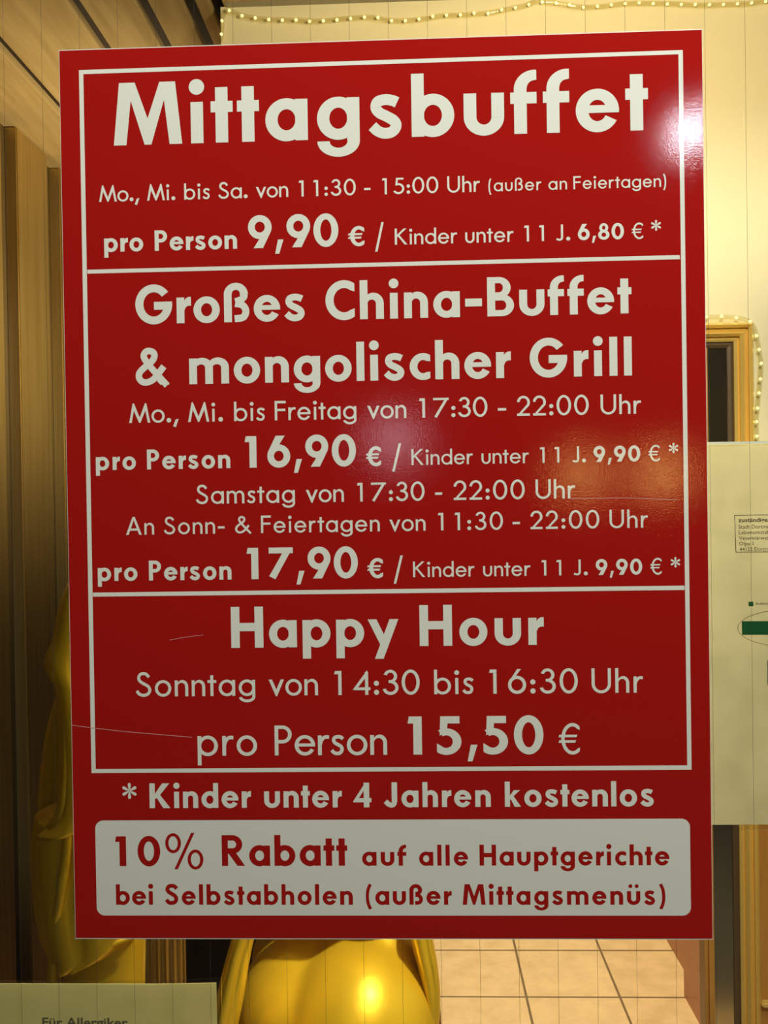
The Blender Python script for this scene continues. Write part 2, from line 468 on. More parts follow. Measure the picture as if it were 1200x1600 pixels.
# body: seat, torso, shoulders, neck, head, lap and knees
SB = SY + 0.09
bxc = S(470, 1300).x
ellipsoid(bm, (bxc, SB + 0.04, 1.16), (0.185, 0.14, 0.22))
ellipsoid(bm, (bxc + 0.02, SB - 0.01, 1.08), (0.165, 0.145, 0.13))
ellipsoid(bm, (bxc, SB + 0.05, 1.36), (0.215, 0.105, 0.10))
ellipsoid(bm, (bxc, SB + 0.04, 1.48), (0.055, 0.055, 0.09))
ellipsoid(bm, (bxc, SB + 0.03, 1.605), (0.085, 0.095, 0.115))
ellipsoid(bm, (bxc, SB + 0.04, 1.72), (0.045, 0.045, 0.045))
ellipsoid(bm, (bxc, SB - 0.066, 1.595), (0.014, 0.018, 0.026))
for s in (-1, 1):
    ellipsoid(bm, (bxc + s * 0.088, SB + 0.04, 1.585), (0.014, 0.022, 0.05))
    tube(bm, crom([(bxc + s * 0.20, SB + 0.04, 1.36), (bxc + s * 0.27, SB + 0.0, 1.20), (bxc + s * 0.22, SB - 0.12, 1.09), (bxc + s * 0.09, SB - 0.18, 1.07)], 6),
         [0.075] * 6 + [0.062] * 6 + [0.045] * 6 + [0.04], 16)
    ellipsoid(bm, (bxc + s * 0.05, SB - 0.19, 1.07), (0.05, 0.035, 0.03))
# the near thigh and knee, big and bright at the bottom of the picture
ellipsoid(bm, S(560, 1606, -0.10), (0.110, 0.13, 0.122), (0, 0.10, 0))
ellipsoid(bm, S(478, 1572, -0.06), (0.100, 0.12, 0.096), (0, -0.2, 0))
ellipsoid(bm, S(600, 1520, -0.04), (0.060, 0.10, 0.095))
ellipsoid(bm, S(520, 1490, 0.05), (0.125, 0.12, 0.08))
ellipsoid(bm, S(530, 1640, 0.03), (0.135, 0.15, 0.045))
me_o = link('body', bm, M_GOLD, st, True)
rm = me_o.modifiers.new('remesh', 'REMESH'); rm.mode = 'VOXEL'; rm.voxel_size = 0.006; rm.use_smooth_shade = True
sm = me_o.modifiers.new('smooth', 'SMOOTH'); sm.iterations = 10; sm.factor = 0.5

# long hanging sleeve on the left with its upper cuff and ridged folds
def drape(name, left, right, depth, folds, ph, y_off, amp=0.012, n=48):
    """closed loft between a left and a right outline (pixel lists of equal length) with vertical folds"""
    rings = []
    L = crom([S(*p, y_off) for p in left], 6); R_ = crom([S(*p, y_off) for p in right], 6)
    for i, (a, b) in enumerate(zip(L, R_)):
        c = (a + b) / 2; h = (b - a) / 2
        ring_ = []
        for k in range(n):
            t = 2 * PI * k / n
            dep = depth * (1 + 0.0) + 0
            fo = amp * (abs(math.sin(folds * t / 2 + ph + 0.012 * i)) ** 0.5 - 0.6)
            ring_.append(c + h * math.cos(t) * (1 + fo * 2.0) + Vector((0, -(dep + fo) * math.sin(t), 0)))
        rings.append(ring_)
    b_ = bmesh.new(); loft(b_, rings)
    return link(name, b_, M_GOLD, st, True)
drape('lower_sleeve', [(60, 1268), (54, 1310), (55, 1370), (60, 1420), (70, 1462), (84, 1486), (100, 1495)],
      [(190, 1250), (205, 1300), (215, 1360), (222, 1420), (222, 1446), (205, 1466), (150, 1489)], 0.055, 7, 0.6, -0.12)
drape('upper_sleeve', [(160, 840), (108, 925), (94, 988), (79, 1030), (96, 1066), (102, 1120), (103, 1195), (95, 1258), (66, 1296)],
      [(190, 840), (190, 925), (186, 988), (184, 1030), (187, 1066), (192, 1120), (196, 1195), (198, 1232), (190, 1262)], 0.07, 5, 0.2, -0.13)
drape('inner_sleeve', [(112, 1050), (88, 1090), (72, 1150), (63, 1220), (57, 1300)], [(150, 1050), (150, 1090), (150, 1150), (150, 1220), (150, 1300)], 0.03, 4, 0.5, -0.03, 0.008)
def piping(name, pts, r):
    bm = bmesh.new(); P = crom([S(x, y, d) for x, y, d in pts], 8)
    tube(bm, P, [r * (0.5 + 0.5 * math.sin(PI * (0.12 + 0.76 * i / (len(P) - 1)))) for i in range(len(P))], 10)
    return link(name, bm, M_GOLD, st, True)
piping('sleeve_trim', [(93, 1015, -.165), (100, 1055, -.18), (107, 1090, -.192), (107, 1150, -.193), (106, 1210, -.193), (100, 1262, -.19), (88, 1283, -.18), (72, 1293, -.16), (54, 1307, -.135)], 0.0075)
piping('sleeve_trim', [(108, 1285, -.185), (104, 1330, -.18), (98, 1380, -.178), (90, 1430, -.172), (81, 1480, -.155)], 0.0068)
piping('sleeve_trim', [(56, 1310, -.13), (54, 1370, -.13), (60, 1425, -.13), (75, 1478, -.14), (95, 1496, -.15), (130, 1491, -.16), (165, 1480, -.165), (212, 1462, -.15)], 0.0045)
drape('under_robe', [(112, 1440), (105, 1480), (100, 1530), (96, 1600), (92, 1660)], [(226, 1430), (227, 1480), (226, 1530), (226, 1600), (230, 1660)], 0.04, 2, 0.3, -0.10, 0.005)
drape('robe_tassel', [(78, 1470), (75, 1500), (74, 1540), (73, 1600)], [(96, 1470), (97, 1500), (95, 1540), (94, 1600)], 0.012, 2, 0.3, -0.10, 0.002)
drape('front_drape', [(372, 1420), (362, 1466), (350, 1510), (338, 1560), (325, 1620)], [(420, 1420), (398, 1466), (388, 1510), (380, 1560), (368, 1620)], 0.035, 4, 0.9, -0.20, 0.010)
drape('side_drape', [(636, 1420), (642, 1466), (652, 1510), (660, 1560), (660, 1620)], [(668, 1420), (676, 1466), (684, 1510), (688, 1560), (684, 1620)], 0.03, 4, 0.9, -0.10, 0.010)

# ------------------------------------------------------------------ lettering: a geometric sans drawn stroke by stroke
class G:
    """one glyph in cap-height units; shapes is a list of polygons (CCW or CW)"""
    def __init__(s): s.p = []
    def rect(s, x0, y0, x1, y1): s.p.append([[(x0, y0), (x1, y0), (x1, y1), (x0, y1)]]); return s
    def poly(s, *pts): s.p.append([list(pts)]); return s
    def ring(s, cx, cy, rx, ry, ix, iy, a0=0, a1=360, icx=None, icy=None):
        icx = cx if icx is None else icx; icy = cy if icy is None else icy
        n = max(8, int(abs(a1 - a0) / 6)); q = []
        for k in range(n):
            t0 = math.radians(a0 + (a1 - a0) * k / n); t1 = math.radians(a0 + (a1 - a0) * (k + 1) / n)
            q.append([(icx + ix * math.cos(t0), icy + iy * math.sin(t0)), (cx + rx * math.cos(t0), cy + ry * math.sin(t0)),
                      (cx + rx * math.cos(t1), cy + ry * math.sin(t1)), (icx + ix * math.cos(t1), icy + iy * math.sin(t1))])
        s.p.append(q); return s
    def disc(s, cx, cy, r):
        s.p.append([[(cx + r * math.cos(2 * PI * k / 28), cy + r * math.sin(2 * PI * k / 28)) for k in range(28)]]); return s
    def stroke(s, pts, w, per=8, smooth=True):
        P = crom([(x, y, 0) for x, y in pts], per) if smooth else [Vector((x, y, 0)) for x, y in pts]
        L, R_ = [], []
        for i, p in enumerate(P):
            t = (P[min(i + 1, len(P) - 1)] - P[max(i - 1, 0)]).normalized()
            nrm = Vector((-t.y, t.x, 0)); ww = w[0] + (w[1] - w[0]) * i / (len(P) - 1) if isinstance(w, tuple) else w
            L.append(p + nrm * ww / 2); R_.append(p - nrm * ww / 2)
        s.p.append([[(R_[i].x, R_[i].y), (R_[i + 1].x, R_[i + 1].y), (L[i + 1].x, L[i + 1].y), (L[i].x, L[i].y)] for i in range(len(P) - 1)])
        return s

XH = 0.66
def glyph(ch, bold):
    """returns (G, width)"""
    B = bold
    s = 0.201 if B else 0.126            # stems
    h = 0.175 if B else 0.114            # horizontals
    g = G()
    ow = 0.68 if B else 0.685            # bowl width
    def bowl(cx=None, cy=0.332, r=None):
        r = ow / 2 if r is None else r
        g.ring(r if cx is None else cx, cy, r, 0.343, r - s * 0.98, 0.343 - h)
    if ch == 'M':
        if B: g.poly((0, 0), (.10, 1), (.355, 1), (.555, .42), (.755, 1), (1.01, 1), (1.11, 0), (.905, 0), (.825, .71), (.61, 0), (.5, 0), (.285, .71), (.205, 0)); return g, 1.11
        g.poly((0, 0), (.195, 1.01), (.265, 1.01), (.55, .27), (.835, 1.01), (.905, 1.01), (1.1, 0), (.968, 0), (.85, .63), (.585, 0), (.515, 0), (.25, .63), (.132, 0)); return g, 1.10
    if ch in 'iü':
        if ch == 'i':
            d = .125 if B else .098
            g.rect(d - s / 2, 0, d + s / 2, XH); g.disc(d, .90 if B else .875, d); return g, 2 * d
        g, wd = glyph('u', B); r = .095 if B else .08
        g.disc(wd * .5 - .15, .90, r); g.disc(wd * .5 + .15, .90, r); return g, wd
    if ch == 'l': g.rect(0, 0, s, 1.0); return g, s
    if ch == 't':
        if B: g.rect(.075, 0, .075 + s, .885); g.rect(0, .485, .355, .662); return g, .355
        g.rect(.12, 0, .12 + s, .86); g.rect(0, .545, .37, .66); return g, .37
    if ch in 'adgq':
        bowl(); x1 = ow; x0_ = ow - s
        if ch == 'a': g.rect(x0_, 0, x1, XH)
        elif ch == 'd': g.rect(x0_, 0, x1, 1.0)
        else:
            g.rect(x0_, -.03, x1, XH); d = ow / 2
            if B: g.ring(d, -.03, d, .25, d - s * .98, .107, 180, 360)
            else: g.ring(d, -.03, d, .24, d - s * .98, .125, 188, 360)
        return g, ow
    if ch in 'bp':
        bowl()
        if ch == 'b': g.rect(0, 0, s, 1.0)
        else: g.rect(0, -.28 if B else -.32, s, XH)
        return g, ow
    if ch == 'o': bowl(); return g, ow
    if ch == 'e':
        r = ow / 2; cy = .332; iy = .343 - h; ix = r - s * .98
        yb, yt = (.295, .415) if B else (.29, .395)
        g.ring(r, cy, r, .343, ix, iy, 0, 332)
        g.rect(r - ix - .03, yb, r + ix + .02, yt); g.poly((r + ix - .01, yb), (2 * r - .003, yb), (2 * r, cy + .02), (r + ix - .01, cy + .02))
        return g, ow
    if ch == 'c':
        r = .343; wd = .525
        g.ring(r, .332, r, .343, r - s * .98, .343 - h, 58, 302)
        c58, s58 = math.cos(math.radians(58)), math.sin(math.radians(58)); ix, iy = r - s * .98, .343 - h
        for sg in (1, -1):
            g.poly((r + r * c58, .332 + sg * .343 * s58), (r + ix * c58, .332 + sg * iy * s58), (r + r * c58, .332 + sg * (iy * s58 * .93)))
        return g, wd
    if ch in 'nhm':
        H_ = 1.0 if ch == 'h' else XH
        if ch == 'm':
            wd = 1.03 if B else .935
            pit = (wd - s) / 2
            g.rect(0, 0, s, XH)
            for k in (1, 2):
                x1 = pit * k + s; x0_ = pit * (k - 1) + s; half = (x1 - s - x0_) / 2
                g.rect(x1 - s, 0, x1, .42)
                g.ring(x1 - s - half + .025, .42, half + s - .025, .255, half, .255 - h * .98, 0, 150 if k == 1 else 150, x0_ + half, .42)
            return g, wd
        wd = .615 if B else .56
        g.rect(0, 0, s, H_); g.rect(wd - s, 0, wd, .40)
        half = (wd - 2 * s) / 2
        g.ring(s + half + .04, .40, wd - s - half - .04, .275, half, .275 - h, 0, 160, s + half, .40)
        return g, wd
    if ch == 'u':
        wd = .64 if B else .575; half = wd / 2
        g.rect(0, .28, s, XH); g.rect(wd - s, .28, wd, XH)
        g.ring(half, .285, half, .297, half - s, .297 - h, 180, 360)
        return g, wd
    if ch == 'r':
        g.rect(0, 0, s, XH)
        if B: g.poly((.19, .56), (.24, .635), (.30, .668), (.375, .672), (.375, .445), (.30, .445), (.24, .41), (.205, .33)); return g, .375
        g.stroke([(.075, .36), (.11, .48), (.19, .575), (.27, .605), (.375, .60)], .12); return g, .385
    if ch == 's':
        if B:
            g.stroke([(.452, .555), (.385, .585), (.27, .605), (.145, .573), (.115, .475), (.175, .395), (.29, .335), (.405, .26), (.43, .175), (.37, .095), (.255, .07), (.14, .11), (.055, .19)], .172, 6); return g, .53
        g.stroke([(.405, .535), (.34, .595), (.24, .612), (.125, .575), (.10, .475), (.16, .395), (.25, .345), (.345, .28), (.37, .18), (.31, .075), (.20, .055), (.10, .085), (.03, .165)], .118, 6); return g, .44
    if ch == 'f':
        g.rect(.0575, 0, .0575 + s, .72); g.rect(0, .475, .415, .655)
        g.ring(.385, .70, .3275, .305, .1225, .12, 88, 180, .385, .72); g.rect(.38, .845, .415, 1.003)
        return g, .415
    if ch == 'k':
        g.rect(0, 0, s, 1.0); g.poly((s - .02, .25), (s - .02, .42), (.36, .66), (.60, .66), (.30, .38))
        g.poly((.20, .37), (.34, .43), (.635, 0), (.385, 0)); return g, .635
    if ch == 'v':
        if B: g.poly((0, .66), (.22, .66), (.35, .3), (.48, .66), (.70, .66), (.39, -.03), (.31, -.03)); return g, .70
        g.poly((0, .66), (.145, .66), (.32, .25), (.50, .66), (.64, .66), (.345, -.03), (.295, -.03)); return g, .64
    if ch == 'y':
        g.poly((0, .66), (.215, .66), (.415, .24), (.31, .02)); g.poly((.53, .66), (.745, .66), (.375, -.30), (.165, -.30)); return g, .745
    if ch == 'ß':
        if B:
            g.rect(0, 0, s, .72); g.ring(.31, .71, .31, .295, .108, .115, 0, 180)
            g.stroke([(.517, .715), (.505, .63), (.44, .575), (.29, .535)], (.203, .15)); g.stroke([(.29, .475), (.46, .44), (.555, .32), (.545, .19), (.46, .105), (.27, .087)], .18)
            return g, .655
        g.rect(0, 0, s, .74); g.ring(.285, .73, .285, .28, .155, .165, 0, 180)
        g.stroke([(.505, .735), (.49, .65), (.43, .58), (.28, .555)], .125); g.stroke([(.28, .52), (.44, .49), (.53, .37), (.525, .22), (.44, .10), (.22, .06)], .125)
        return g, .60
    if ch == 'C' or ch == 'G':
        rx = .48; ry = .513; ix = rx - s * 1.05; iy = ry - h * 1.15
        if ch == 'C':
            a = math.degrees(math.acos(.27 / rx)); g.ring(rx, .5, rx, ry, ix, iy, a, 360 - a)
            for sg in (1, -1):
                ca, sa = math.cos(math.radians(a)), math.sin(math.radians(a))
                g.poly((rx + .27, .5 + sg * ry * sa), (rx + ix * ca, .5 + sg * iy * sa), (rx + .27, .5 + sg * .215))
            return g, .75
        g.ring(rx, .5, rx, ry, ix, iy, 38, 360); g.rect(.485, .36, rx + ix + .02, .565)
        g.poly((rx + ix, .5), (2 * rx, .5), (2 * rx - .005, .565), (rx + ix, .565)); g.rect(rx + ix - .05, .36, rx + ix + .07, .565)
        return g, .96
    if ch == 'S':
        if B:
            g.stroke([(.575, .78), (.50, .88), (.37, .925), (.20, .89), (.125, .755), (.19, .63), (.35, .53), (.50, .42), (.555, .28), (.49, .14), (.33, .085), (.18, .12), (.07, .25)], .19, 6); return g, .66
        g.stroke([(.565, .80), (.48, .91), (.36, .955), (.20, .91), (.14, .765), (.20, .63), (.36, .525), (.53, .42), (.60, .27), (.52, .11), (.34, .052), (.16, .105), (.055, .24)], .125, 6); return g, .665
    if ch == 'F': g.rect(0, 0, s, 1); g.rect(0, .875, .575, 1); g.rect(0, .475, .55, .595); return g, .575
    if ch in 'PR':
        wd, yb = (.62, .40) if B else (.575, .40)
        if ch == 'R': wd = .67
        ry = (1 - yb) / 2; cx = wd - ry * 1.05
        g.rect(0, 0, s, 1); g.rect(s - .01, 1 - h, cx, 1); g.rect(s - .01, yb, cx, yb + h)
        g.ring(cx, yb + ry, ry * 1.05, ry, ry * 1.05 - s * .98, ry - h, -90, 90)
        if ch == 'R': g.poly((.24, .47), (.43, .47), (.75, 0), (.505, 0), (.2, .43)); return g, .75
        return g, wd
    if ch == 'B':
        g.rect(0, 0, s, 1)
        for y0_, y1_, wd in ((.455, 1, .60), (0, .555, .68)):
            ry = (y1_ - y0_) / 2; cx = wd - ry * 1.1; hh = .155
            g.rect(s - .01, y1_ - hh, cx, y1_); g.rect(s - .01, y0_, cx, y0_ + hh); g.ring(cx, y0_ + ry, ry * 1.1, ry, ry * 1.1 - s * .98, ry - hh, -90, 90)
        return g, .68
    if ch == 'K':
        g.rect(0, 0, s * 1.08, 1)
        if B: g.poly((.18, .34), (.18, .52), (.52, 1), (.81, 1), (.38, .47)); g.poly((.24, .50), (.36, .62), (.84, 0), (.55, 0)); return g, .84
        g.poly((.11, .43), (.11, .58), (.56, 1), (.735, 1), (.22, .52)); g.poly((.18, .545), (.27, .61), (.78, 0), (.605, 0)); return g, .78
    if ch == 'H': g.rect(0, 0, s * 1.05, 1); g.rect(.79 - s * 1.05, 0, .79, 1); g.rect(.1, .405, .7, .605 if B else .53); return g, .79
    if ch == 'U':
        g.rect(0, .36, s, 1); g.rect(.78 - s, .36, .78, 1); g.ring(.39, .37, .39, .382, .39 - s, .382 - h, 180, 360); return g, .78
    if ch == 'J':
        if B: g.rect(.30, .22, .52, 1); g.stroke([(.41, .24), (.385, .13), (.30, .085), (.18, .12), (.05, .24)], .20); return g, .53
        g.rect(.29, .2, .42, 1); g.stroke([(.355, .22), (.33, .11), (.24, .055), (.13, .065), (.02, .11)], .12); return g, .42
    if ch == 'A':
        g.poly((0, 0), (.385, 1.02), (.525, 1.02), (.91, 0), (.76, 0), (.455, .83), (.15, 0)); g.rect(.2, .24, .71, .36); return g, .91
    if ch == '0':
        wd = .765 if B else .73; r = wd / 2
        g.ring(r, .5, r, .513, r - s * 1.05, .513 - h * 1.06); return g, wd
    if ch == '1':
        if B: g.poly((0, .815), (.035, 1), (.37, 1), (.37, 0), (.145, 0), (.145, .815)); return g, .37
        g.poly((0, .85), (.04, .985), (.30, .985), (.30, 0), (.165, 0), (.165, .85)); return g, .30
    if ch == '2':
        g.ring(.325, .675, .325, .335, .195, .215, -32, 176)
        g.poly((.49, .56), (.60, .50), (.21, .10), (0, 0), (.01, .025)); g.rect(0.0, 0, .645, .12); return g, .65
    if ch == '3':
        g.ring(.325, .745, .275, .265, .145, .15, -80, 165); g.ring(.325, .285, .325, .297, .195, .175, -168, 82); g.rect(.25, .475, .375, .59); return g, .65
    if ch == '4':
        if B: g.poly((0, .205), (0, .245), (.50, 1), (.655, 1), (.655, .9), (.43, .68), (.235, .375), (.25, .205)); g.rect(.43, 0, .655, 1); g.rect(.1, .205, .74, .375); return g, .74
        g.poly((0, .19), (.61, 1.0), (.64, .82), (.22, .29)); g.rect(.52, 0, .65, .93); g.rect(.08, .19, .735, .305); return g, .735
    if ch == '5':
        if B:
            g.rect(.10, .81, .595, 1); g.poly((.095, 1), (.30, 1), (.265, .62), (.075, .49)); g.ring(.245, .335, .395, .347, .17, .165, -126, 122)
            a = math.radians(-126); g.poly((.245 + .395 * math.cos(a), .335 + .347 * math.sin(a)), (.245 + .17 * math.cos(a), .335 + .165 * math.sin(a)), (.0, .29), (.0, .085)); return g, .64
        g.rect(.15, .875, .585, .99); g.poly((.13, .99), (.25, .99), (.215, .60), (.085, .505)); g.ring(.27, .325, .36, .335, .228, .215, -152, 122); return g, .63
    if ch in '69':
        t = G(); r = .365 if B else .365
        t.ring(r, .645, r, .368, r - s * 1.05, .368 - h * 1.15)
        if B: t.poly((.165, 0), (.455, 0), (.715, .52), (.56, .52), (.36, .30))
        else: t.poly((.20, 0), (.355, 0), (.70, .53), (.60, .50), (.43, .31))
        if ch == '9': return t, 2 * r
        t.p = [[[(2 * r - x, 1 - y) for x, y in q] for q in pr] for pr in t.p]; return t, 2 * r
    if ch == '7':
        if B: g.rect(0, .815, .77, 1); g.poly((.77, 1), (.20, -.01), (.005, .09), (.48, .9)); return g, .77
        g.rect(0, .875, .79, .99); g.poly((.79, .99), (.17, -.02), (.05, .04), (.58, .90)); return g, .79
    if ch == '8':
        g.ring(.35, .735, .275, .278, .10, .125); g.ring(.35, .295, .35, .307, .145, .135); return g, .70
    if ch == '.': r = .12; g.disc(r, r - .01, r); return g, 2 * r
    if ch == ',':
        if B: g.poly((.09, .25), (.262, .25), (.125, -.185), (0, -.185)); return g, .262
        g.poly((.13, .14), (.295, .18), (.145, -.25), (0, -.21)); return g, .30
    if ch == ':': r = .105; g.disc(r, .10, r); g.disc(r, .465, r); return g, 2 * r
    if ch == '-':
        if B: g.rect(0, .265, .43, .465); return g, .43
        g.rect(0, .29, .38, .42); return g, .38
    if ch in '()':
        if B: pts = [(.25, 1.0), (.14, .74), (.10, .40), (.14, .06), (.25, -.21)]; w_ = .155; wd = .32
        else: pts = [(.19, .99), (.10, .74), (.065, .37), (.10, 0), (.19, -.25)]; w_ = .11; wd = .25
        if ch == ')': pts = [(wd - x, y) for x, y in pts]
        g.stroke(pts, w_); return g, wd
    if ch == '/': g.poly((0, -.22), (.075, -.22), (.285, .78), (.21, .78)); return g, .285
    if ch == '%':
        for cx, cy in ((.285, .765), (1.03, .215)): g.ring(cx, cy, .265, .335, .155, .235)
        g.poly((.315, -.11), (.43, -.11), (1.01, 1.11), (.895, 1.11)); return g, 1.295
    if ch == '&':
        if B:
            g.stroke([(.86, -.02), (.56, .32), (.33, .60), (.235, .78), (.29, .90), (.39, .925), (.50, .88), (.525, .77), (.45, .64), (.25, .48), (.115, .34), (.10, .20), (.19, .09), (.34, .08), (.52, .18), (.78, .50)], .175, 6); g.poly((.58, .11), (.68, 0), (.92, 0), (.74, .24)); return g, .90
        g.stroke([(.88, -.01), (.57, .33), (.33, .62), (.25, .78), (.29, .90), (.39, .945), (.51, .89), (.53, .77), (.45, .645), (.22, .48), (.095, .34), (.085, .19), (.19, .07), (.35, .06), (.55, .18), (.78, .46)], .118, 6); return g, .92
    if ch == '€':
        g.ring(.52, .49, .42, .52, .42 - s, .52 - h, 52, 308, .52, .49)
        ca, sa = math.cos(math.radians(52)), math.sin(math.radians(52)); xe = .52 + .42 * ca
        for sg in (1, -1):
            g.poly((xe, .49 + sg * .52 * sa), (.52 + (.42 - s) * ca, .49 + sg * (.52 - h) * sa), (xe + .01, .49 + sg * (.52 * sa - h * 1.05)))
        hb = .10 if B else .085
        g.poly((0, .54), (.03, .54 + hb), (.70, .54 + hb), (.665, .54)); g.poly((0, .36), (.03, .36 + hb), (.65, .36 + hb), (.615, .36)); return g, .83
    if ch == '*':
        for k in range(6):
            a = PI / 2 + k * PI / 3; ca, sa = math.cos(a), math.sin(a); pts = []
            for u, v in ((.03, -.025), (.22, -.075), (.40, -.10), (.48, -.06), (.5, 0), (.48, .06), (.40, .10), (.22, .075), (.03, .025)):
                pts.append((.45 + u * ca - v * sa, .5 + u * sa + v * ca))
            g.p.append([pts])
        return g, .90
    raise ValueError(ch)

LAYER = [0]
def word(bm, text, bold, xa, xb, base, cap, y_front):
    """lay out one word so that it spans xa..xb on the poster (metres)"""
    gl = [glyph(c, bold) for c in text]
    nat = []
    x = 0.0
    for i, (c, (g, wd)) in enumerate(zip(text, gl)):
        nat.append(x); x += wd
        if i < len(text) - 1:
            sp = 0.125 if bold else 0.115
            n_ = text[i + 1]
            if c in 'tfr' or n_ in 'tf': sp -= 0.05
            if c + n_ == 'tt': sp -= 0.03
            if c in 'oec' and n_ in 'oec': sp -= 0.02
            if c in 'v' or n_ in 'vy': sp -= 0.05
            if c == '1': sp = 0.55 if n_ == '1' else 0.33 if n_ == ':' else 0.36 if bold else 0.42
            elif n_ == ':' or c == ':': sp = 0.125
            if c == 'M' or c == 'A': sp -= 0.03
            x += sp
    total = x
    # keep letter shapes, spread the difference over the gaps (and a little over the widths)
    target = (xb - xa) / cap
    gaps = max(1, len(text) - 1)
    k = 1.0; extra = (target - total) / gaps if len(text) > 1 else 0.0
    if len(text) == 1: k = target / total
    else:
        lim = 0.07
        if abs(extra) > lim:
            e2 = lim if extra > 0 else -lim
            k = (target - e2 * gaps) / total; extra = e2
    for i, (g, wd) in enumerate(gl):
        ox = nat[i] * k + extra * i
        for prim in g.p:
            for q in prim:
                LAYER[0] = (LAYER[0] + 1) % 61       # ink layers a hair apart, so overlapping strokes never coincide
                y = y_front - LAYER[0] * 8e-7
                area = sum(q[j][0] * q[(j + 1) % len(q)][1] - q[(j + 1) % len(q)][0] * q[j][1] for j in range(len(q)))
                if area < 0: q = q[::-1]
                vs = [bm.verts.new((xa + (ox + px_ * k) * cap, y, base + py_ * cap)) for px_, py_ in q]
                try: bm.faces.new(vs)
                except ValueError: pass

def line(label, ends, words, mat, parent, y=-0.0001, name='lettering', plane=0.0):
    """ends: baseline end pixels; words: (text, bold, x0 px, x1 px, cap px)"""
    bm = bmesh.new()
    xL, yL, xR, yR = ends
    zb = (at(xL, yL, plane).z + at(xR, yR, plane).z) / 2
    for text, bold, x0_, x1_, cap in words:
        y0_ = yL + (yR - yL) * (x0_ - xL) / (xR - xL); y1_ = yL + (yR - yL) * (x1_ - xL) / (xR - xL)
        a = at(x0_, y0_, plane); b = at(x1_, y1_, plane)
        capm = at(x0_, y0_ - cap, plane).z - a.z
        if text == '*':                          # here cap is the height of its middle above the baseline
            k = (b.x - a.x) / .9
            word(bm, text, bold, a.x, b.x, zb + capm - 0.5 * k, k, plane + y)
        else: word(bm, text, bold, a.x, b.x, zb, capm, plane + y)
    o = link(name, bm, mat, parent)
    if label: o['label'] = label
    return o

# ------------------------------------------------------------------ the red poster on the glass
PZ = 1.61
W2, H2 = 0.25, 0.35065
po = empty('buffet_poster', (0, 0.0018, PZ - H2)); tag(po, 'big red poster with white German buffet prices stuck on the glass', 'poster')
bm = bmesh.new(); bx(bm, -W2 - 0.0004, W2 + 0.0004, 0.0002, 0.0018, PZ - H2 - 0.0009, PZ + H2 + 0.0007)
link('backing_sheet', bm, M_EDGE, po)
bm = bmesh.new(); bx(bm, -W2, W2, 0.0, 0.0002, PZ - H2, PZ + H2)
link('red_print', bm, M_RED, po)

def quad_px(bm, pts, y=-0.00005):
    bm.faces.new([bm.verts.new(Vector((p.x, y, p.z))) for p in (at(x, yy, 0) for x, yy in pts)][::-1])
bm = bmesh.new()
O = [(123.3, 109.6), (1066.8, 78.2), (1080.6, 1202.6), (143, 1208)]
I = [(130.2, 115.9), (1060.0, 84.8), (1073.8, 1195.8), (149.6, 1201.6)]
for k in range(4):
    quad_px(bm, [O[k], O[(k + 1) % 4], I[(k + 1) % 4], I[k]])
link('border_line', bm, M_WHITE, po)
for pts in ([(136.5, 421.5), (1062, 398.6), (1062.2, 405), (136.6, 427.6)], [(145.3, 926), (1069.4, 915), (1069.6, 921.8), (145.4, 932.3)]):
    bm = bmesh.new(); quad_px(bm, pts); link('divider_line', bm, M_WHITE, po)

b_, m_ = True, False
L = line
L('bold white headline reading Mittagsbuffet', (178, 228, 1013, 203), [('Mittagsbuffet', b_, 178, 1013, 97.5)], M_WHITE, po)
L('thin white line of lunch hours', (155, 315, 1041, 292.6),
  [('Mo.,', m_, 155, 218, 25.5), ('Mi.', m_, 230, 274, 25.5), ('bis', m_, 288, 328, 25.5), ('Sa.', m_, 341, 387, 25.5), ('von', m_, 400, 450.5, 25.5),
   ('11:30', m_, 467, 556, 25.5), ('-', m_, 569, 579, 25.5), ('15:00', m_, 597, 685, 25.5), ('Uhr', m_, 699, 750, 25.5),
   ('(außer', m_, 763, 846, 20.3), ('an', m_, 857, 886, 20.3), ('Feiertagen)', m_, 896, 1041, 20.3)], M_WHITE, po)
def prices(lab, ends, W):
    return L(lab, ends, W, M_WHITE, po)
prices('white lunch price line with 9,90 in large bold figures', (163, 394, 1033, 372),
  [('pro', b_, 163, 224, 31.8), ('Person', b_, 242, 370.5, 31.8), ('9,90', b_, 388, 529, 51), ('€', b_, 544, 571, 30.5), ('/', m_, 586, 600, 46),
   ('Kinder', m_, 617, 714.5, 25.2), ('unter', m_, 727, 802.5, 25.2), ('11', m_, 819, 850, 25.2), ('J.', m_, 869, 891, 25.2), ('6,80', b_, 903, 975, 25.2),
   ('€', m_, 987, 1006, 25), ('*', m_, 1017.5, 1033, 372.6 - 352.5)])
L('bold white heading reading Großes China-Buffet', (212, 506.5, 987, 489.7), [('Großes', b_, 212, 477, 60.8), ('China-Buffet', b_, 509, 987, 60.8)], M_WHITE, po)
L('bold white heading reading & mongolischer Grill', (212, 602.5, 987.5, 586.3), [('&', b_, 212, 263.5, 57.5), ('mongolischer', b_, 296, 798.5, 60.8), ('Grill', b_, 828, 987.5, 60.8)], M_WHITE, po)
L('thin white line of weekday evening hours', (202, 661, 1002, 646.5),
  [('Mo.,', m_, 202, 279.5, 30.3), ('Mi.', m_, 294, 348.5, 30.3), ('bis', m_, 366, 414, 30.3), ('Freitag', m_, 429.5, 557, 30.3), ('von', m_, 574, 635, 30.3),
   ('17:30', m_, 655, 761.7, 30.8), ('-', m_, 778, 791, 30.3), ('22:00', m_, 808, 920, 31), ('Uhr', m_, 938.5, 1002, 31)], M_WHITE, po)
